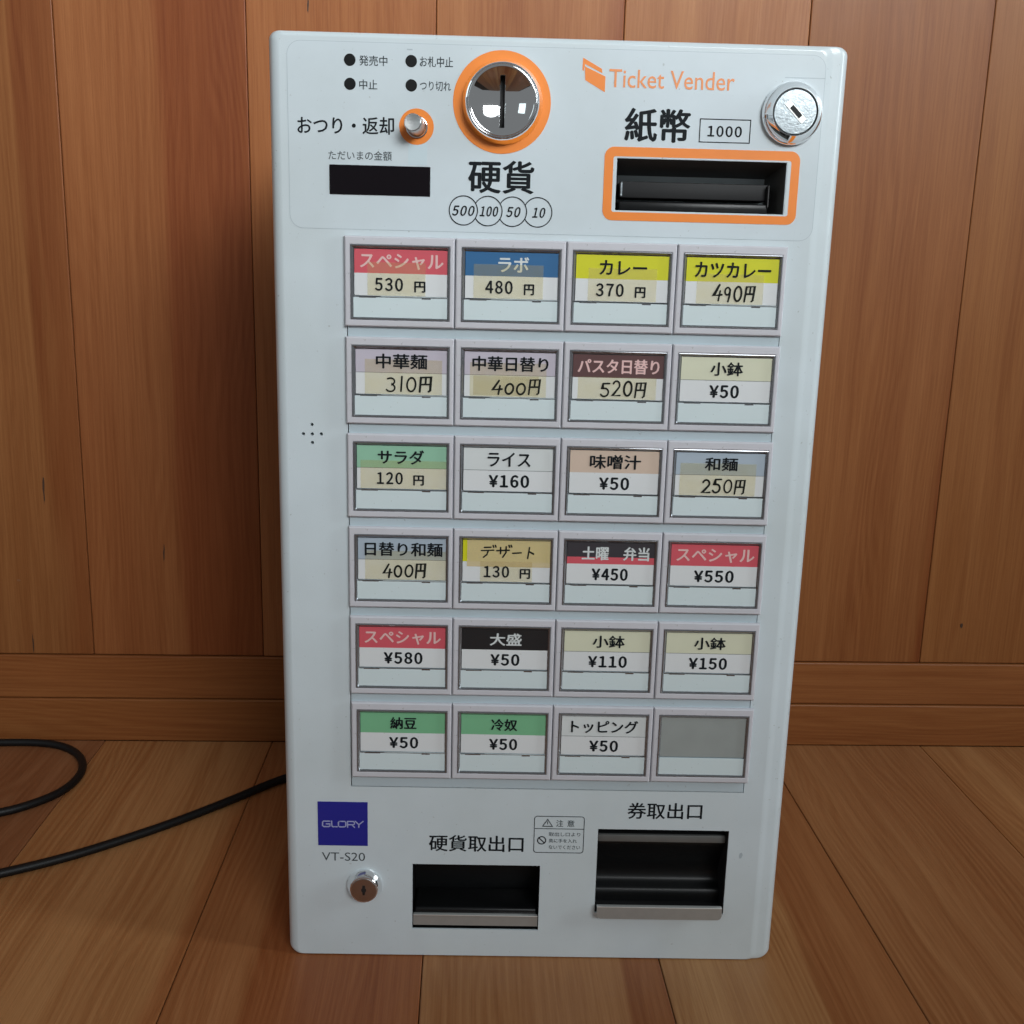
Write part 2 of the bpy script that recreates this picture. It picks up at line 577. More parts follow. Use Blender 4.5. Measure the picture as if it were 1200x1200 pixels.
# ------------------------------------------------------------------ the setting: wall and floor
WY = 0.3231
WW, WX0 = 0.1525, -0.3813
FW, FX0 = 0.1531, -0.3756


def structure(name, me, mat):
    o = link(name, me, mat)
    o["kind"] = "structure"
    return o


bm = bmesh.new()
bm_box(bm, -1.6, 1.8, WY + 0.012, WY + 0.06, -0.05, 2.2)
me = bpy.data.meshes.new("wall"); bm.to_mesh(me); bm.free()
wall = structure("wall", me, M['shade'])
wall["label"] = "wall of wide upright reddish cedar boards above two baseboards"
bm = bmesh.new()
bm_box(bm, -1.6, 1.8, -2.2, WY + 0.012, -0.06, -0.016)
me = bpy.data.meshes.new("floor"); bm.to_mesh(me); bm.free()
floor = structure("floor", me, M['shade'])
floor["label"] = "floor of wide oiled cedar boards running to the wall"


def plank_mesh(name, w, t, length, bev):
    """board with its grain along local z, width along x, face at -y"""
    bm = bmesh.new()
    bm_box(bm, -w / 2, w / 2, 0, t, 0, length, bev, 2)
    me = bpy.data.meshes.new(name)
    bmesh.ops.recalc_face_normals(bm, faces=bm.faces)
    bm.to_mesh(me); bm.free()
    return me


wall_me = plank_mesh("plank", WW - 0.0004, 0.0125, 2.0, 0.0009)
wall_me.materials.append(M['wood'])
# tone of each board (linear) and where the darker heartwood begins across it
wt = {
    -4: (.40, .19, .08, 9), -3: (.42, .2, .08, 9), -2: (.40, .19, .08, 9),
    -1: (.39, .192, .070, .02), 0: (.43, .195, .074, -.022), 1: (.50, .235, .092, .05), 2: (.50, .245, .10, .03),  # board zero's split mixes real grain with the machine's shadow tone painted in
    3: (.56, .285, .115, .055), 4: (.42, .196, .070, .046), 5: (.43, .208, .072, -.006), 6: (.45, .2, .08, 9),
}
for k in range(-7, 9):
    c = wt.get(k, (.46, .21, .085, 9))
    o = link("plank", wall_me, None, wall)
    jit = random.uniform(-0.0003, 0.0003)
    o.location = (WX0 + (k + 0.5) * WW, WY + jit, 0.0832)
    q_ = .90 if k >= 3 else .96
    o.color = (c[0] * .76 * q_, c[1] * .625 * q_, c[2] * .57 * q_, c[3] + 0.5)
M['knot'] = plain("knot_wood", (0.05, 0.022, 0.010), 0.6, var=0.3, vscale=900)
M['knot_soft'] = plain("pin_knot_wood", (0.20, 0.085, 0.035), 0.5, var=0.3, vscale=700)


def knot(x, z, w, h, mat, lean=0.0, seed=0):
    """small check or pin knot in the face of a wall board"""
    rn = random.Random(seed)
    pts = []
    for i in range(14):
        a = 2 * math.pi * i / 14
        q = rn.uniform(.6, 1.15)
        pts.append(((x + w * q * math.cos(a) + lean * math.sin(a) * h) * 1000, (z + h * q * math.sin(a)) * 1000))
    prism("knot", pts, (WY - 0.00045) * 1000, (WY + 0.001) * 1000, mat, wall)


knot(-0.4154, 0.236, 0.0009, 0.013, M['knot'], .02, 1)
knot(-0.4348, 0.0925, 0.0006, 0.010, M['knot'], 0, 2)
knot(-0.3142, 0.180, 0.0007, 0.008, M['knot'], .05, 3)
knot(0.4172, 0.1202, 0.0013, 0.003, M['knot'], 0, 4)
knot(-0.1790, 0.636, 0.0007, 0.006, M['knot'], .05, 6)
knot(-0.4433, 0.1523, 0.0020, 0.0012, M['knot_soft'], 0, 7)
bb_me = plank_mesh("baseboard", 0.0409, 0.022, 3.3, 0.0012)
bb_me.materials.append(M['wood'])
for z, dy, c in ((0.0207, 0.0034, (.31, .120, .038)), (0.0621, 0.0020, (.30, .113, .036))):
    o = link("baseboard", bb_me, None, wall)
    o.rotation_euler = (0, math.radians(90), 0)
    o.location = (-1.5, WY - dy, z)
    o.color = (*c, 9)
floor_me = plank_mesh("plank", FW - 0.0005, 0.0155, 2.5, 0.0008)
floor_me.materials.append(M['wood_floor'])
ft = {
    -2: (.42, .19, .08, 9), -1: (.36, .16, .07, 9), 0: (.56, .285, .112, .03), 1: (.47, .208, .080, -.06),
    2: (.45, .215, .085, .02), 3: (.50, .262, .105, .0), 4: (.45, .215, .085, 9), 5: (.52, .26, .10, 9), 6: (.42, .2, .08, 9),
}
for k in range(-7, 9):
    c = ft.get(k, (.45, .21, .085, 9))
    o = link("plank", floor_me, None, floor)
    o.rotation_euler = (math.radians(90), 0, 0)       # local z runs to -y, face (local -y) turns to... fixed below
    o.rotation_euler = (math.radians(90), 0, 0)
    o.location = (FX0 + (k + 0.5) * FW, WY - 0.002, random.uniform(-0.0003, 0.0))
    o.rotation_euler = (math.radians(90), 0, 0)
    o.scale = (1, -1, 1)
    o.color = (c[0] * .90, c[1] * .90, c[2] * .94, c[3] + 0.5)

# ------------------------------------------------------------------ power cable
def cable(name, pts, r, label):
    cu = bpy.data.curves.new(name, 'CURVE')
    cu.dimensions = '3D'
    sp = cu.splines.new('NURBS')
    sp.points.add(len(pts) - 1)
    for p, q in zip(sp.points, pts):
        p.co = (*q, 1)
    sp.use_endpoint_u = True
    sp.order_u = 4
    sp.resolution_u = 8
    cu.bevel_depth = r
    cu.bevel_resolution = 4
    cu.use_fill_caps = True
    t = bpy.data.objects.new("t", cu)
    col.objects.link(t)
    bpy.context.view_layer.update()
    dg = bpy.context.evaluated_depsgraph_get()
    me = bpy.data.meshes.new_from_object(t.evaluated_get(dg), depsgraph=dg)
    bpy.data.objects.remove(t)
    for p in me.polygons:
        p.use_smooth = True
    o = link(name, me, M['rubber'])
    o["label"] = label
    o["category"] = "cable"
    return o


Z = 0.0034
cable("power_cable", [(-0.02, 0.262, 0.05), (-0.03, 0.29, 0.03), (-0.07, 0.300, Z + .003), (-0.13, 0.288, Z), (-0.1987, 0.2436, Z), (-0.2238, 0.2127, Z), (-0.252, 0.1838, Z), (-0.2762, 0.1606, Z),
       (-0.2999, 0.1411, Z), (-0.3248, 0.1215, Z), (-0.3449, 0.1080, Z), (-0.375, 0.0913, Z), (-0.42, 0.072, Z), (-0.50, 0.055, Z),
       (-0.58, 0.075, Z), (-0.60, 0.13, Z), (-0.55, 0.155, Z), (-0.47, 0.162, Z), (-0.4112, 0.1770, Z), (-0.3925, 0.1930, Z), (-0.3760, 0.2120, Z), (-0.3700, 0.2400, Z),
       (-0.3760, 0.270, Z), (-0.3960, 0.296, Z), (-0.4230, 0.3085, Z), (-0.46, 0.3085, Z), (-0.56, 0.300, Z), (-0.75, 0.29, Z), (-1.1, 0.28, Z)], Z,
      "black rubber power cable looped on the floorboards left of the white machine")

# ------------------------------------------------------------------ the ticket machine
root = bpy.data.objects.new("ticket_vending_machine", None)
col.objects.link(root)
root.empty_display_size = 0.1
root.rotation_euler = (0, 0, -0.0249)
root["label"] = "white tabletop ticket vending machine with orange rings and 24 menu buttons against the cedar wall"
root["category"] = "ticket machine"
bpy.context.view_layer.update()

# case behind the door
def shell(name, rings, mat, parent):
    """rings: (half width, z0, z1, corner radius, y)"""
    bm = bmesh.new()
    prev = None
    first = None
    for hw, z0, z1, r, y, *lh in rings:
        vs = [bm.verts.new((x * MM, y * MM, z * MM)) for x, z in rrect(-(lh[0] if lh else hw), hw, z0, z1, r)]
        if prev:
            n = len(vs)
            for i in range(n):
                j = (i + 1) % n
                bm.faces.new((prev[i], prev[j], vs[j], vs[i]))
        else:
            first = vs
        prev = vs
    bm.faces.new(first)
    bm.faces.new(prev[::-1])
    return from_bm(name, bm, mat, parent, True)


ZB, ZT, HWD = 0.15, 555.9, 157.4
prof = [(15, 3.0, 0.0), (14.2, 2.6, 0.05), (13.2, 2.1, 0.25), (12.0, 1.5, 0.6), (10.8, 1.0, 1.0), (9.6, .7, 1.35), (6.0, .35, 1.75), (4.6, .2, 2.1),
        (3.2, .08, 2.9), (1.9, 0, 4.2), (0.9, 0, 5.8), (0.25, 0, 7.8), (0, 0, 10.0), (0, 0, 28.0), (0.5, 0.5, 28.6)]


def left_inset(y):
    """plain quarter round, 8 mm, on the hinge side"""
    return 0.0 if y >= 8 else 7.0 * (1 - math.sqrt(max(0.0, 1 - (1 - y / 8.0) ** 2)))


door = shell("front_door", [(HWD - a, ZB + max(0.0, .4 - y), ZT - b, 4.6 - b * .3, y, HWD - 1.1 - (left_inset(y) if y <= 28 else .5)) for a, b, y in prof], M['body'], root)
PX0, PX1, PZ0, PZ1 = -114.3, 129.9, 119.0, 447.0
boolean(door, [
    cut_box(33.4, 126.7, -5, 40, 467.9, 495.4),
    cut_box(-76.4, 4.5, -5, 40, 19.5, 65.7),
    cut_box(40.3, 123.2, -5, 40, 32.9, 92.1),
    cut_box(PX0 - .5, PX1 + .5, -5, 6, PZ0 - .5, PZ1 + .5),
    *[cut_cyl(x, z, .95, -5, 12, 20) for x, z in ((-135.4, 344.8), (-140.4, 339.3), (-135.3, 339.3), (-130.1, 339.4), (-135.3, 334.3))],
], True)
door["label"] = "white painted front door with rounded edges"
shell("case", [(155.0, 1.6, 555.0, 4, 29.5), (156.3, .8, 555.7, 5, 31.0), (156.3, .8, 555.7, 5, 238), (155.0, 2, 554.5, 4, 240)], M['case'], root)
for fx in (-135, 135):
    for fy in (50, 215):
        lathe_o = box("rubber_foot", fx - 9, fx + 9, fy - 9, fy + 9, 0, 0.9, M['rubber'], root)

# printed sheet over the top of the door
sheet = prism("label_sheet", rrect(-145.4, 143.6, 454.2, 550.6, 7.0), -0.12, 0.02, M['sheet'], root)
boolean(sheet, [cut_box(33.4, 126.7, -5, 40, 467.9, 495.4)])
ring_prism("sheet_edge", rrect(-145.65, 143.85, 453.95, 550.85, 7.25), rrect(-145.4, 143.6, 454.2, 550.6, 7.0), -0.10, 0.02, M['smudge'], root)
box("scratch", 122, 144, -0.22, -0.1, 539.0, 539.35, M['smudge'], root)
box("scratch", -81.5, -78.5, -0.22, -0.1, 547.4, 548.0, M['smudge'], root)
prism("grey_mark", [(131.0, 73), (132.2, 73.2), (133, 75.5), (132.2, 77.2), (131.0, 76.5), (130.6, 74.6)], -0.06, 0.01, M['smudge'], root)
box("tint_window", -80.6, -70.4, -0.22, -0.1, 488.8, 500, M['sheet_tint'], root)
S = 0.24  # print height over the sheet

for x, z in ((-112.0, 541.7), (-112.0, 529.6), (-79.2, 541.9), (-79.1, 529.7)):
    lathe("indicator_lamp", x, z, [(3.1, 0), (3.1, 0.26), (0, 0.27)], M['black'], root, 32)
text("発売中", -107.0, -91.9, 538.9, 544.1, S, M['ink_soft'], root, .012)
text("お札中止", -74.6, -56.8, 539.2, 544.5, S, M['ink_soft'], root, .012)
text("中止", -107.0, -97.3, 526.9, 532.0, S, M['ink_soft'], root, .012)
text("つり切れ", -74.5, -57.8, 527.2, 532.1, S, M['ink_soft'], root, .012)
text("おつり・返却", -140.6, -88.3, 503.3, 512.5, S, M['ink'], root, .022, slope=.8)
text("ただいまの金額", -124.0, -89.6, 490.4, 495.3, S, M['ink_soft'], root, .008, slope=.3)
box("display", -123.6, -68.5, -0.6, 0, 472.4, 488.0, M['display'], root, 0.25)

# return button
rb = prism("return_button", circle(-76.2, 508.7, 9.35), -0.30, 0, M['orange'], root)
rc = lathe("collar", -76.0, 508.4, [(5.9, 0.2), (5.9, 0.9), (5.6, 1.1), (5.1, 1.1), (5.1, 0.4)], M['chrome'], rb)
rk = lathe("push_knob", -76.0, 508.3, [(4.75, 0.3), (4.75, 12.2), (4.6, 13.0), (4.2, 13.4), (2, 13.2), (0, 13.1)], M['spun'], rb, tilt=(math.radians(-5), 0, math.radians(-6)))

# coin slot
cs = ring_prism("coin_slot", circle(-30.2, 522.3, 26.4, 72), circle(-30.2, 522.3, 20.6, 72), -0.34, 0, M['orange'], root)
lathe("outer_ring", -30.0, 522.2, [(21.7, 0.2), (21.8, 0.8), (21.3, 2.2), (20.4, 4.8), (19.9, 7.2), (19.4, 8.1), (18.9, 8.3), (18.6, 8.0)], M['chrome'], cs, 80)
dish = lathe("coin_dish", -30.0, 522.2, [(18.62, 8.05)] + [(18.6 * (1 - k / 14.0), 8.0 - 6.0 * (1 - (1 - k / 14.0) ** 2)) for k in range(1, 15)], M['chrome'], cs, 80)
md = dish.modifiers.new("s", 'SOLIDIFY'); md.thickness = 0.0012; md.offset = -1
bpy.context.view_layer.update()
boolean(dish, [cut_box(-30.0 - 1.25, -30.0 + 1.25, -20, 5, 508.8, 535.0)])
box("slot_throat", -32.5, -27.5, -0.7, -0.4, 506.5, 537.0, M['matte_black'], cs)

text("硬貨", -47.9, -11.6, 474.9, 492.6, S, M['ink'], root, .032)
for i, (x, s, wd) in enumerate(((-50.2, "500", 12.6), (-36.7, "100", 10.4), (-23.2, "50", 8.0), (-9.2, "10", 7.4))):
    r = 8.05
    h = S + 0.012 * (4 - i)
    if i == 0:
        ring_prism("coin_mark", circle(x, 465.6, r, 56), circle(x, 465.6, r - .58, 56), -h, -0.15, M['ink'], root)
    else:
        px = (-50.2, -36.7, -23.2)[i - 1]
        bm = bmesh.new()
        pts = [p for p in circle(x, 465.6, r - .2, 96)]
        st = []
        # keep only the arc outside the coin before it
        keep = [math.hypot(p[0] - px, p[1] - 465.6) > 8.0 for p in pts]
        k0 = next(j for j in range(96) if keep[j] and not keep[j - 1])
        for j in range(96):
            q = (k0 + j) % 96
            if keep[q]:
                st.append(pts[q])
        stroke_mesh(bm, st, .58, h)
        me = bpy.data.meshes.new("coin_mark"); bm.to_mesh(me); bm.free()
        link("coin_mark", me, M['ink'], root)
    text(s, x - wd / 2 + (.6 if i else 0), x + wd / 2 + (.6 if i else 0), 462.6, 468.3, S + .05, M['ink'], root, .045, 0.28)

# maker's ticket mark and words
lm = prism("ticket_mark", [(13.8, 541.9), (25.1, 537.0), (25.1, 529.0), (14.3, 534.9)], -S, -0.1, M['orange'], root)
prism("ticket_mark_back", [(12.7, 546.2), (23.1, 540.8), (23.4, 538.6), (13.9, 543.0), (13.3, 539.4), (12.6, 540.0)], -S, -0.1, M['orange'], lm)
text("Ticket Vender", 27.2, 95.0, 531.6, 540.9, S, M['orange_text'], root, .006, slope=-.1)
text("紙幣", 36.6, 72.5, 503.9, 521.7, S, M['ink'], root, .034)
ring_prism("price_frame", rrect(77.4, 105.4, 504.7, 517.1, .2), rrect(77.95, 104.85, 505.2, 516.6, .1), -S, -0.1, M['ink'], root)
text("1000", 81.9, 100.7, 507.7, 513.6, S, M['ink'], root, .05)

# bill inlet
bi = ring_prism("bill_inlet", rrect(26.5, 133.8, 462.5, 501.3, 5.2), rrect(31.4, 129.1, 467.0, 496.3, 1.2), -0.32, 0, M['orange'], root)
ring_prism("white_border", rrect(31.4, 129.1, 467.0, 496.3, 1.2), rrect(33.0, 127.1, 467.6, 495.7, .4), -0.28, 0, M['body'], bi)
bm = bmesh.new()
# pocket: sloped ceiling, side walls, floor and back
x0, x1, zb, zt = 33.2, 126.9, 467.7, 495.6
a = [(x0, -.0, zt), (x1, 0, zt), (x1, 0, zb), (x0, 0, zb)]
b = [(x0 + 4, 30, zt - 7), (x1 - 5, 30, zt - 7), (x1 - 5, 30, zb + 2), (x0 + 4, 30, zb + 2)]
va = [bm.verts.new((p[0] * MM, p[1] * MM, p[2] * MM)) for p in a]
vb = [bm.verts.new((p[0] * MM, p[1] * MM, p[2] * MM)) for p in b]
for i in range(4):
    j = (i + 1) % 4
    bm.faces.new((va[i], va[j], vb[j], vb[i]))
bm.faces.new(vb)
M['inlet'] = plain("inlet_grey", (0.085, 0.083, 0.078), 0.5, var=0.2)
from_bm("inlet_pocket", bm, M['inlet'], bi)
box("bill_throat", x0 + 3.6, x1 - 7, 9, 29, zb + 7.5, zt - 11.5, M['matte_black'], bi, .8, 2, True)
box("bill_tray", x0 + 3.0, x1 - 7.5, 6, 29, zb + .3, zb + 5.6, M['black'], bi, 1.2, 2, True)
box("guide", x0 + 3.2, x0 + 4.4, 5, 12, zb + 8, zt - 12, M['chrome_s'], bi, .3)
box("guide", x1 - 8.2, x1 - 7.4, 5, 12, zb + 4, zt - 12, M['dark_grey'], bi, .2)

# lock at the top right
lk = lathe("lock", 127.0, 520.7, [(16.3, 0), (16.4, 2.2), (16.1, 3.1), (15.4, 4.0), (13.0, 6.9), (12.6, 8.0), (12.3, 8.5), (12.0, 8.5), (11.85, 7.2)], M['chrome'], root, 80)
lf = lathe("lock_face", 0, 0, [(11.5, 6.5), (11.5, 8.1), (11.2, 8.5), (6, 8.6), (0, 8.6)], M['chrome_s'], lk, 64)
ang = math.radians(-45)


def rot_rect(cx, cz, l, w, a):
    pts = []
    for u, v in ((-l / 2, -w / 2), (l / 2, -w / 2), (l / 2, w / 2), (-l / 2, w / 2)):
        pts.append((cx + u * math.cos(a) - v * math.sin(a), cz + u * math.sin(a) + v * math.cos(a)))
    return pts


prism("key_plate", rot_rect(0, 0, 13.5, 3.6, ang), -8.9, -8.4, M['steel_hi'], lk)
prism("key_slot", rot_rect(.2, 0, 7.4, 2.5, ang), -9.0, -8.4, M['matte_black'], lk)

# ------------------------------------------------------------------ button panel
box("button_panel", PX0, PX1, -0.35, 5, PZ0, PZ1, M['panel'], root, .25)

BW, BH, PITCH_X, PITCH_Z = 61.1, 49.3, 61.5, 55.0
E_ = 'E'
# header colour, header text (str or pen), ink, text span, price spec, tape span, header tint, tape header share
B = [
    ('red', "スペシャル", 'pink_ink', .06, .95, ('print', "530", .22, .52, .64, .76), (.14, .76), .45),
    ('blue', "ラボ", 'white_ink', .35, .68, ('print', "480", .215, .51, .63, .74), (.09, .835), .5),
    ('yellow', "カレー", 'ink', .25, .76, ('print', "370", .22, .52, .64, .755), (.135, .87), .45),
    ('yellow', "カツカレー", 'ink', .09, .91, ('pen', "490", .29, .75), (.12, .84), .35),
    ('lavender', "中華麺", 'ink', .22, .78, ('pen', "310", .32, .835), (.10, .94), .6),
    ('lavender', "中華日替り", 'ink', .085, .915, ('pen', "400", .29, .835), (.06, .895), .55),
    ('brown', "パスタ日替り", 'pink_ink', .05, .945, ('pen', "520", .30, .81), (.06, .92), .02),
    ('cream', "小鉢", 'ink', .32, .68, ('yen', "¥50", .32, .65), None, 0),
    ('mint', "サラダ", 'ink', .23, .745, ('print', "120", .22, .51, .625, .745), (.04, .995), .35),
    ('plain', "ライス", 'ink', .265, .745, ('yen', "¥160", .28, .735), None, 0),
    ('peach', "味噌汁", 'ink', .22, .79, ('yen', "¥50", .33, .67), None, 0),
    ('bluegrey', "和麺", 'ink', .32, .69, ('pen', "250", .29, .79), (.05, .9), .55),
    ('bluegrey', "日替り和麺", 'ink', .075, .955, ('pen', "400", .27, .77), (.08, .995), .4),
    ('yellow', None, 'pen', .18, .825, ('print', "130", .24, .53, .65, .77), (.2, .79), .0),
    ('charcoal', "土曜　弁当", 'white_ink', .165, .935, ('yen', "¥450", .285, .70), None, 0),
    ('red', "スペシャル", 'pink_ink', .06, .95, ('yen', "¥550", .27, .73), None, 0),
    ('red', "スペシャル", 'pink_ink', .06, .94, ('yen', "¥580", .28, .73), None, 0),
    ('black', "大盛", 'white_ink', .32, .69, ('yen', "¥50", .33, .67), None, 0),
    ('cream', "小鉢", 'ink', .325, .70, ('yen', "¥110", .28, .735), None, 0),
    ('cream', "小鉢", 'ink', .32, .69, ('yen', "¥150", .27, .72), None, 0),
    ('green', "納豆", 'ink', .35, .66, ('yen', "¥50", .335, .68), None, 0),
    ('green', "冷奴", 'ink', .35, .66, ('yen', "¥50", .33, .665), None, 0),
    ('plain', "トッピング", 'ink', .11, .90, ('yen', "¥50", .33, .675), None, 0),
    None,
]


def frame_bm(x0, x1, z0, z1, ix0, ix1, iz0, iz1, prof_o, prof_i):
    """picture-frame solid: outer loop rings then inner loop rings; prof = (inset, y)"""
    bm = bmesh.new()
    rings = []
    for ins, y in prof_o:
        rings.append([(x0 + ins, y, z0 + ins), (x1 - ins, y, z0 + ins), (x1 - ins, y, z1 - ins), (x0 + ins, y, z1 - ins)])
    for ins, y in prof_i:
        rings.append([(ix0 + ins, y, iz0 + ins), (ix1 - ins, y, iz0 + ins), (ix1 - ins, y, iz1 - ins), (ix0 + ins, y, iz1 - ins)])
    V = [[bm.verts.new((p[0] * MM, p[1] * MM, p[2] * MM)) for p in r] for r in rings]
    for A, Bv in zip(V, V[1:]):
        for i in range(4):
            j = (i + 1) % 4
            bm.faces.new((A[i], A[j], Bv[j], Bv[i]))
    return bm


def sharedmesh(bm, name, mat):
    me = bpy.data.meshes.new(name)
    bmesh.ops.recalc_face_normals(bm, faces=bm.faces)
    bm.to_mesh(me); bm.free()
    me.materials.append(mat)
    return me


FH = 3.0     # button face height over the panel plane
# local button frame: origin at its top left corner on the door plane
bez_me = sharedmesh(frame_bm(0, BW, -BH, 0, 3.2, 58.6, -45.6, -4.6,
                             [(0, -.3), (0, -FH + 1.0), (.25, -FH + .45), (.8, -FH)],
                             [(-.35, -FH), (0, -FH + .25), (.15, -FH + 2.2)]), "button", M['bezel'])
rim_me = sharedmesh(frame_bm(3.3, 58.5, -45.5, -4.7, 5.2, 57.0, -44.1, -6.6,
                             [(0, -FH + 2.2), (0, -FH + .2), (.08, -FH), (.22, -FH - .14), (.42, -FH - .2), (.65, -FH - .16), (.85, -FH - .02)],
                             [(-.55, -FH + .55), (-.15, -FH + .9), (0, -FH + 2.0)]), "window_rim", M['rim'])
cx0, cx1 = 5.4, 57.5


def bbox_me(name, x0, x1, y0, y1, z0, z1, mat, bev=0):
    bm = bmesh.new()
    bm_box(bm, x0 * MM, x1 * MM, y0 * MM, y1 * MM, z0 * MM, z1 * MM, bev * MM)
    return sharedmesh(bm, name, mat)


ZH1, ZH0, ZP0 = -6.9, -19.9, -32.2
HD = -(FH - 1.3)       # card plane y
hdr_me = {k: bbox_me("header_card", cx0, cx1, HD, HD + .5, ZH0, ZH1, M['h_' + k]) for k in HC}
half_me = bbox_me("header_stripe", cx0, cx1, HD - .05, HD + .3, ZH0, ZH0 + 4.2, M['h_red'])
price_me = bbox_me("price_card", cx0, cx1, HD + .03, HD + .5, ZP0, ZH0, M['paper'])
line_me = bbox_me("card_line", cx0, cx1, HD - .06, HD + .3, ZH0 - .08, ZH0 + .12, M['ink_soft'])
strip_me = bbox_me("lower_card", 4.3, 57.2, -(FH - .75), -(FH - .75) + .5, -44.2, ZP0 - .9, M['strip'], .12)
step_me = bbox_me("step", 4.3, 57.6, -(FH - .7), -(FH - .7) + .4, ZP0 - .85, ZP0 - .45, M['rim'])
hi_me = bbox_me("step", 20.0, 57.6, -(FH - .66), -(FH - .66) + .2, ZP0 - .45, ZP0 - .2, M['strip'])
tab_a = bbox_me("tab", 8, 17.5, -(FH - .62), -(FH - 1.0), ZP0 - 1.15, ZP0 - .45, M['rim'])
tab_b = bbox_me("tab", 43, 48, -(FH - .62), -(FH - 1.0), ZP0 - 1.45, ZP0 - .5, M['rim'])
blank_me = bbox_me("blank_card", 4.3, 57.6, HD, HD + .5, ZP0 - .3, -5.6, M['blank'])

for n, spec in enumerate(B):
    rr, cc = divmod(n, 4)
    x = -115.6 + rr * 0.33 + cc * PITCH_X + (0.15 * cc)
    z = 450.6 - rr * PITCH_Z
    bt = link("button", bez_me, None, root)
    bt.location = ((x) * MM, random.uniform(-.12, .12) * MM, z * MM)
    bt.rotation_euler = (math.radians(random.uniform(-.25, .25)), 0, math.radians(random.uniform(-.2, .2)))
    if spec is None:
        link("blank_card", blank_me, None, bt)
        link("lower_card", strip_me, None, bt)
        ri = link("window_rim", rim_me, None, bt)
        bt["label"] = "button without a menu card, its window plain grey"
        continue
    hc, ht, ink, h0, h1, pr, tape, share = spec
    link("window_rim", rim_me, None, bt)
    j = random.uniform(-.35, .35)      # cards are pushed in by hand: a little off
    hd = link("header_card", hdr_me[hc], None, bt)
    pc = link("price_card", price_me, None, bt)
    link("lower_card", strip_me, None, bt)
    link("step", step_me, None, bt)
    if n in (0, 1, 4, 5, 12, 20, 21, 3):
        link("step", hi_me, None, bt)
    link("tab", tab_a, None, bt)
    link("tab", tab_b, None, bt)
    if hc in ('plain', 'lavender', 'cream', 'mint', 'bluegrey'):
        link("card_line", line_me, None, bt)
    W_ = cx1 - cx0
    X = lambda t: cx0 + t * W_
    hh = -HD + .10
    if hc == 'charcoal':
        link("header_stripe", half_me, None, bt)
        bt["label"] = "button with a black header over a red stripe"
    if ht:
        kana = ht[0] in "スラカパサト"
        zt, zb = ZH1 - 2.2, ZH0 + 2.2
        if len(ht) == 2 and not kana or hc == 'green':
            zt, zb = ZH1 - 2.4, ZH0 + 2.6
        off = .03 if hc in ('brown', 'black', 'charcoal', 'red', 'blue', 'green') else .026
        if ht == "カレー": zt -= .4
        text(ht, X(h0), X(h1), zb, zt, hh + (.26 if ink == 'ink' else 0), M[ink], bt, off + .008)
    else:
        pen_text(['D1', 'Z1', '-', 'T1'], X(h0), X(h1), ZH0 + 2.6, ZH1 - 3.4, hh + .16, .95, M['pen'], bt, widths=[1.1, 1.05, .75, .9])
        th = bbox_me("tape", X(.05), X(1.0), HD - .16, HD - .13, ZH0 - 3.0, ZH1 + .1, M['tape_thick'])
        link("tape", th, None, bt)
    zb, zt = ZP0 + 2.6, ZH0 - 2.3
    if tape:
        tz1 = ZH0 + (ZH1 - ZH0) * share + random.uniform(-.3, .3)
        tm = bbox_me("tape", X(tape[0]), X(tape[1]), HD - .24, HD - .20, ZP0 + .2, tz1, M['tape'])
        t = link("tape", tm, None, bt)
        if n == 5:
            tm2 = bbox_me("tape", X(tape[0]) + 2, X(min(.98, tape[1] - .08)), HD - .29, HD - .27, ZP0 + .8, ZH0 - .4, M['tape'])
            link("tape", tm2, None, bt)
    ph = -HD + .34
    if pr[0] == 'print':
        text(pr[1], X(pr[2]), X(pr[3]), zb, zt, ph, M['ink'], bt, .045)
        text("円", X(pr[4]), X(pr[5]), zb - .4, zt - 1.6, ph, M['ink'], bt, .05)
    elif pr[0] == 'yen':
        text(pr[1], X(pr[2]), X(pr[3]), zb - .55, zt - .1, -HD + .08, M['ink'], bt, .066)
    else:
        toks = list(pr[1]) + ['E']
        wd = [1, .95, 1.0, 1.15]
        if pr[1] == "310": wd = [1.1, .6, 1.1, 1.3]
        drop = ({1: .82, 2: .80} if n == 5 else {1: .92, 2: .88}) if pr[1] == "400" else None
        pen_text(toks, X(pr[2]), X(pr[3]), zb - .9, zt + .2, ph, 1.08, M['pen'], bt, widths=wd, drop=drop)

# ------------------------------------------------------------------ lower part of the door
lg = box("maker_plate", -135.8, -104.6, -0.25, 0, 77.8, 108.0, M['blue_logo'], root, .1)
bm = bmesh.new()
gx, gz, gh = -132.8, 90.7, 4.2


def gl(ox, w, strokes):
    for s in strokes:
        stroke_mesh(bm, [(gx + ox + a * w, gz + b * gh) for a, b in s], .78, .32)


gl(0, 4.6, [[(1, .95), (.15, .95), (0, .8), (0, .2), (.15, .05), (.85, .05), (1, .2), (1, .5), (.5, .5)]])
gl(5.7, 3.4, [[(0, 1), (0, .2), (.2, .05), (1, .05)]])
gl(9.9, 4.6, [[(.15, .95), (0, .8), (0, .2), (.15, .05), (.85, .05), (1, .2), (1, .8), (.85, .95), (.15, .95)]])
gl(15.6, 4.3, [[(0, 0), (0, .95), (.85, .95), (1, .8), (1, .55), (.85, .42), (.1, .42)], [(.6, .42), (1, .0)]])
gl(20.4, 5.0, [[(0, 1), (.45, .45), (.45, 0)], [(1.0, 1), (.45, .45)]])
me = bpy.data.meshes.new("lettering"); bm.to_mesh(me); bm.free()
link("lettering", me, M['logo_ink'], lg)
text("VT-S20", -133.6, -106.4, 67.2, 73.0, .1, M['ink_soft'], root, -.002)

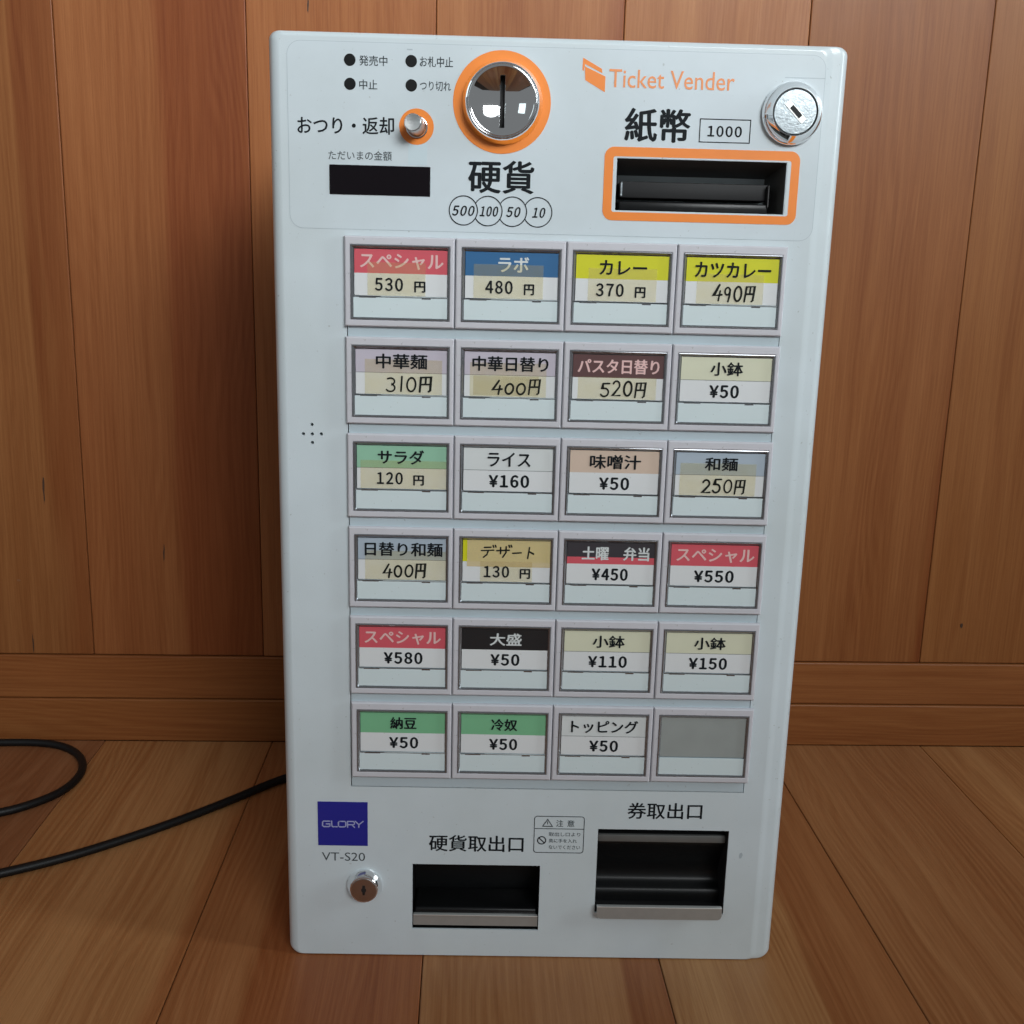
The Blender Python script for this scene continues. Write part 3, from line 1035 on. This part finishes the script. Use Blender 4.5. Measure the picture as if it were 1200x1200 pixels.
l2 = lathe("lock", -106.6, 50.6, [(11.1, 0), (11.2, 1.0), (10.7, 2.6), (9.6, 4.4), (9.1, 5.6), (8.7, 6.1), (8.2, 6.2), (3, 6.2), (0, 6.2)], M['chrome'], root, 64)
lathe("lock_face", 0, 0, [(8.2, 6.22), (7.9, 6.5), (4, 6.6), (0, 6.6)], M['spun'], l2, 48)
kp = [(-.7, -3.3), (.7, -3.3), (.9, -1.2), (1.5, -.6), (1.5, .8), (.9, 1.4), (.8, 3.3), (-.8, 3.3), (-.9, 1.4), (-1.5, .8), (-1.5, -.6), (-.9, -1.2)]
prism("key_slot", kp, -6.8, -6.3, M['matte_black'], l2)

text("硬貨取出口", -66.1, -6.4, 74.9, 86.4, .1, M['ink'], root, .022)
text("券取出口", 58.2, 105.3, 99.4, 110.7, .1, M['ink'], root, .022, slope=.3)

# caution sticker
st = ring_prism("caution_sticker", rrect(-.2, 31.6, 74.9, 100.5, 2), rrect(.3, 31.1, 75.4, 100.0, 1.6), -.10, 0, M['ink_soft'], root)
box("divider", .1, 31.3, -.10, 0, 91.5, 91.95, M['ink_soft'], st)
bm = bmesh.new()
stroke_mesh(bm, [(5.2, 93.4), (11.4, 93.4), (8.3, 98.2), (5.2, 93.4)], .6, .12)
stroke_mesh(bm, [(8.3, 94.9), (8.3, 96.6)], .5, .12)
me = bpy.data.meshes.new("warning_triangle"); bm.to_mesh(me); bm.free()
link("warning_triangle", me, M['ink_soft'], st)
text("注", 13.7, 18.2, 93.2, 97.9, .1, M['ink_soft'], st, .015)
text("意", 20.7, 25.2, 93.2, 97.9, .1, M['ink_soft'], st, .015)
ring_prism("forbidden_ring", circle(4.9, 83.6, 2.9, 32), circle(4.9, 83.6, 2.2, 32), -.1, 0, M['ink'], st)
prism("forbidden_bar", rot_rect(4.9, 83.6, 4.8, .7, math.radians(-45)), -.12, 0, M['ink'], st)
text("取出し口より", 9.3, 29.2, 86.6, 89.4, .1, M['ink_soft'], st, .012)
text("奥に手を入れ", 9.4, 27.2, 82.1, 84.9, .1, M['ink_soft'], st, .012)
text("ないでください", 9.5, 29.4, 77.6, 80.4, .1, M['ink_soft'], st, .012)


def pocket(name, x0, x1, z0, z1, depth, mat, parent):
    bm = bmesh.new()
    bm_box(bm, (x0 + .35) * MM, (x1 - .35) * MM, .9 * MM, depth * MM, (z0 + .35) * MM, (z1 - .35) * MM)
    f = min(bm.faces, key=lambda f: f.calc_center_median().y)
    bmesh.ops.delete(bm, geom=[f], context='FACES_ONLY')
    me = bpy.data.meshes.new(name)
    bm.to_mesh(me); bm.free()
    return link(name, me, mat, parent)


# coin tray
ct = pocket("coin_tray", -76.5, 4.6, 19.4, 65.8, 28, M['black'], root)
box("tray_floor", -75.8, 3.9, 3, 27, 26, 33, M['black'], ct, 2, 3, True)
box("steel_lip", -75.9, 4.0, 1.2, 2.4, 21.6, 28.9, M['steel'], ct)
box("lip_edge", -75.9, 4.0, 0.6, 3.4, 28.6, 29.4, M['steel_hi'], ct, .3, 2, True)

# ticket tray: rolled chute of glossy dark sheet behind the opening
tt = pocket("ticket_tray", 40.2, 123.3, 32.8, 92.2, 28, M['matte_black'], root)
bm = bmesh.new()
sec = [(12, 86), (7.5, 85.2), (6.2, 83.0), (6.6, 80.4), (9, 76), (14, 69), (19, 60), (21.5, 52), (21, 46.5), (18.5, 43.6), (15, 43), (13.5, 41.8), (13, 38), (13, 34)]
A = [bm.verts.new((40.6 * MM, y * MM, z * MM)) for y, z in sec]
Bv = [bm.verts.new((122.9 * MM, y * MM, z * MM)) for y, z in sec]
for i in range(len(sec) - 1):
    bm.faces.new((A[i], A[i + 1], Bv[i + 1], Bv[i]))
me = bpy.data.meshes.new("rolled_chute"); bm.to_mesh(me); bm.free()
for p in me.polygons: p.use_smooth = True
link("rolled_chute", me, M['black'], tt)
M['band'] = plain("brushed_band", (0.16, 0.165, 0.16), 0.40, metal=0.2, var=0.15, vscale=80)
box("chute_band", 40.8, 122.8, 5.4, 8, 80.2, 85.3, M['band'], tt, .8, 2, True)
lip_pts = [(41.2, 40.6), (41.2, 35.2), (42.0, 33.4), (43.6, 32.6), (118.6, 32.6), (120.2, 33.4), (121.0, 35.2), (121.0, 40.6)]
prism("steel_lip", lip_pts, -6.0, -5.2, M['steel'], tt)
box("lip_edge", 41.2, 121.0, -6.1, -3.2, 40.4, 41.2, M['steel_hi'], tt, .35, 2, True)
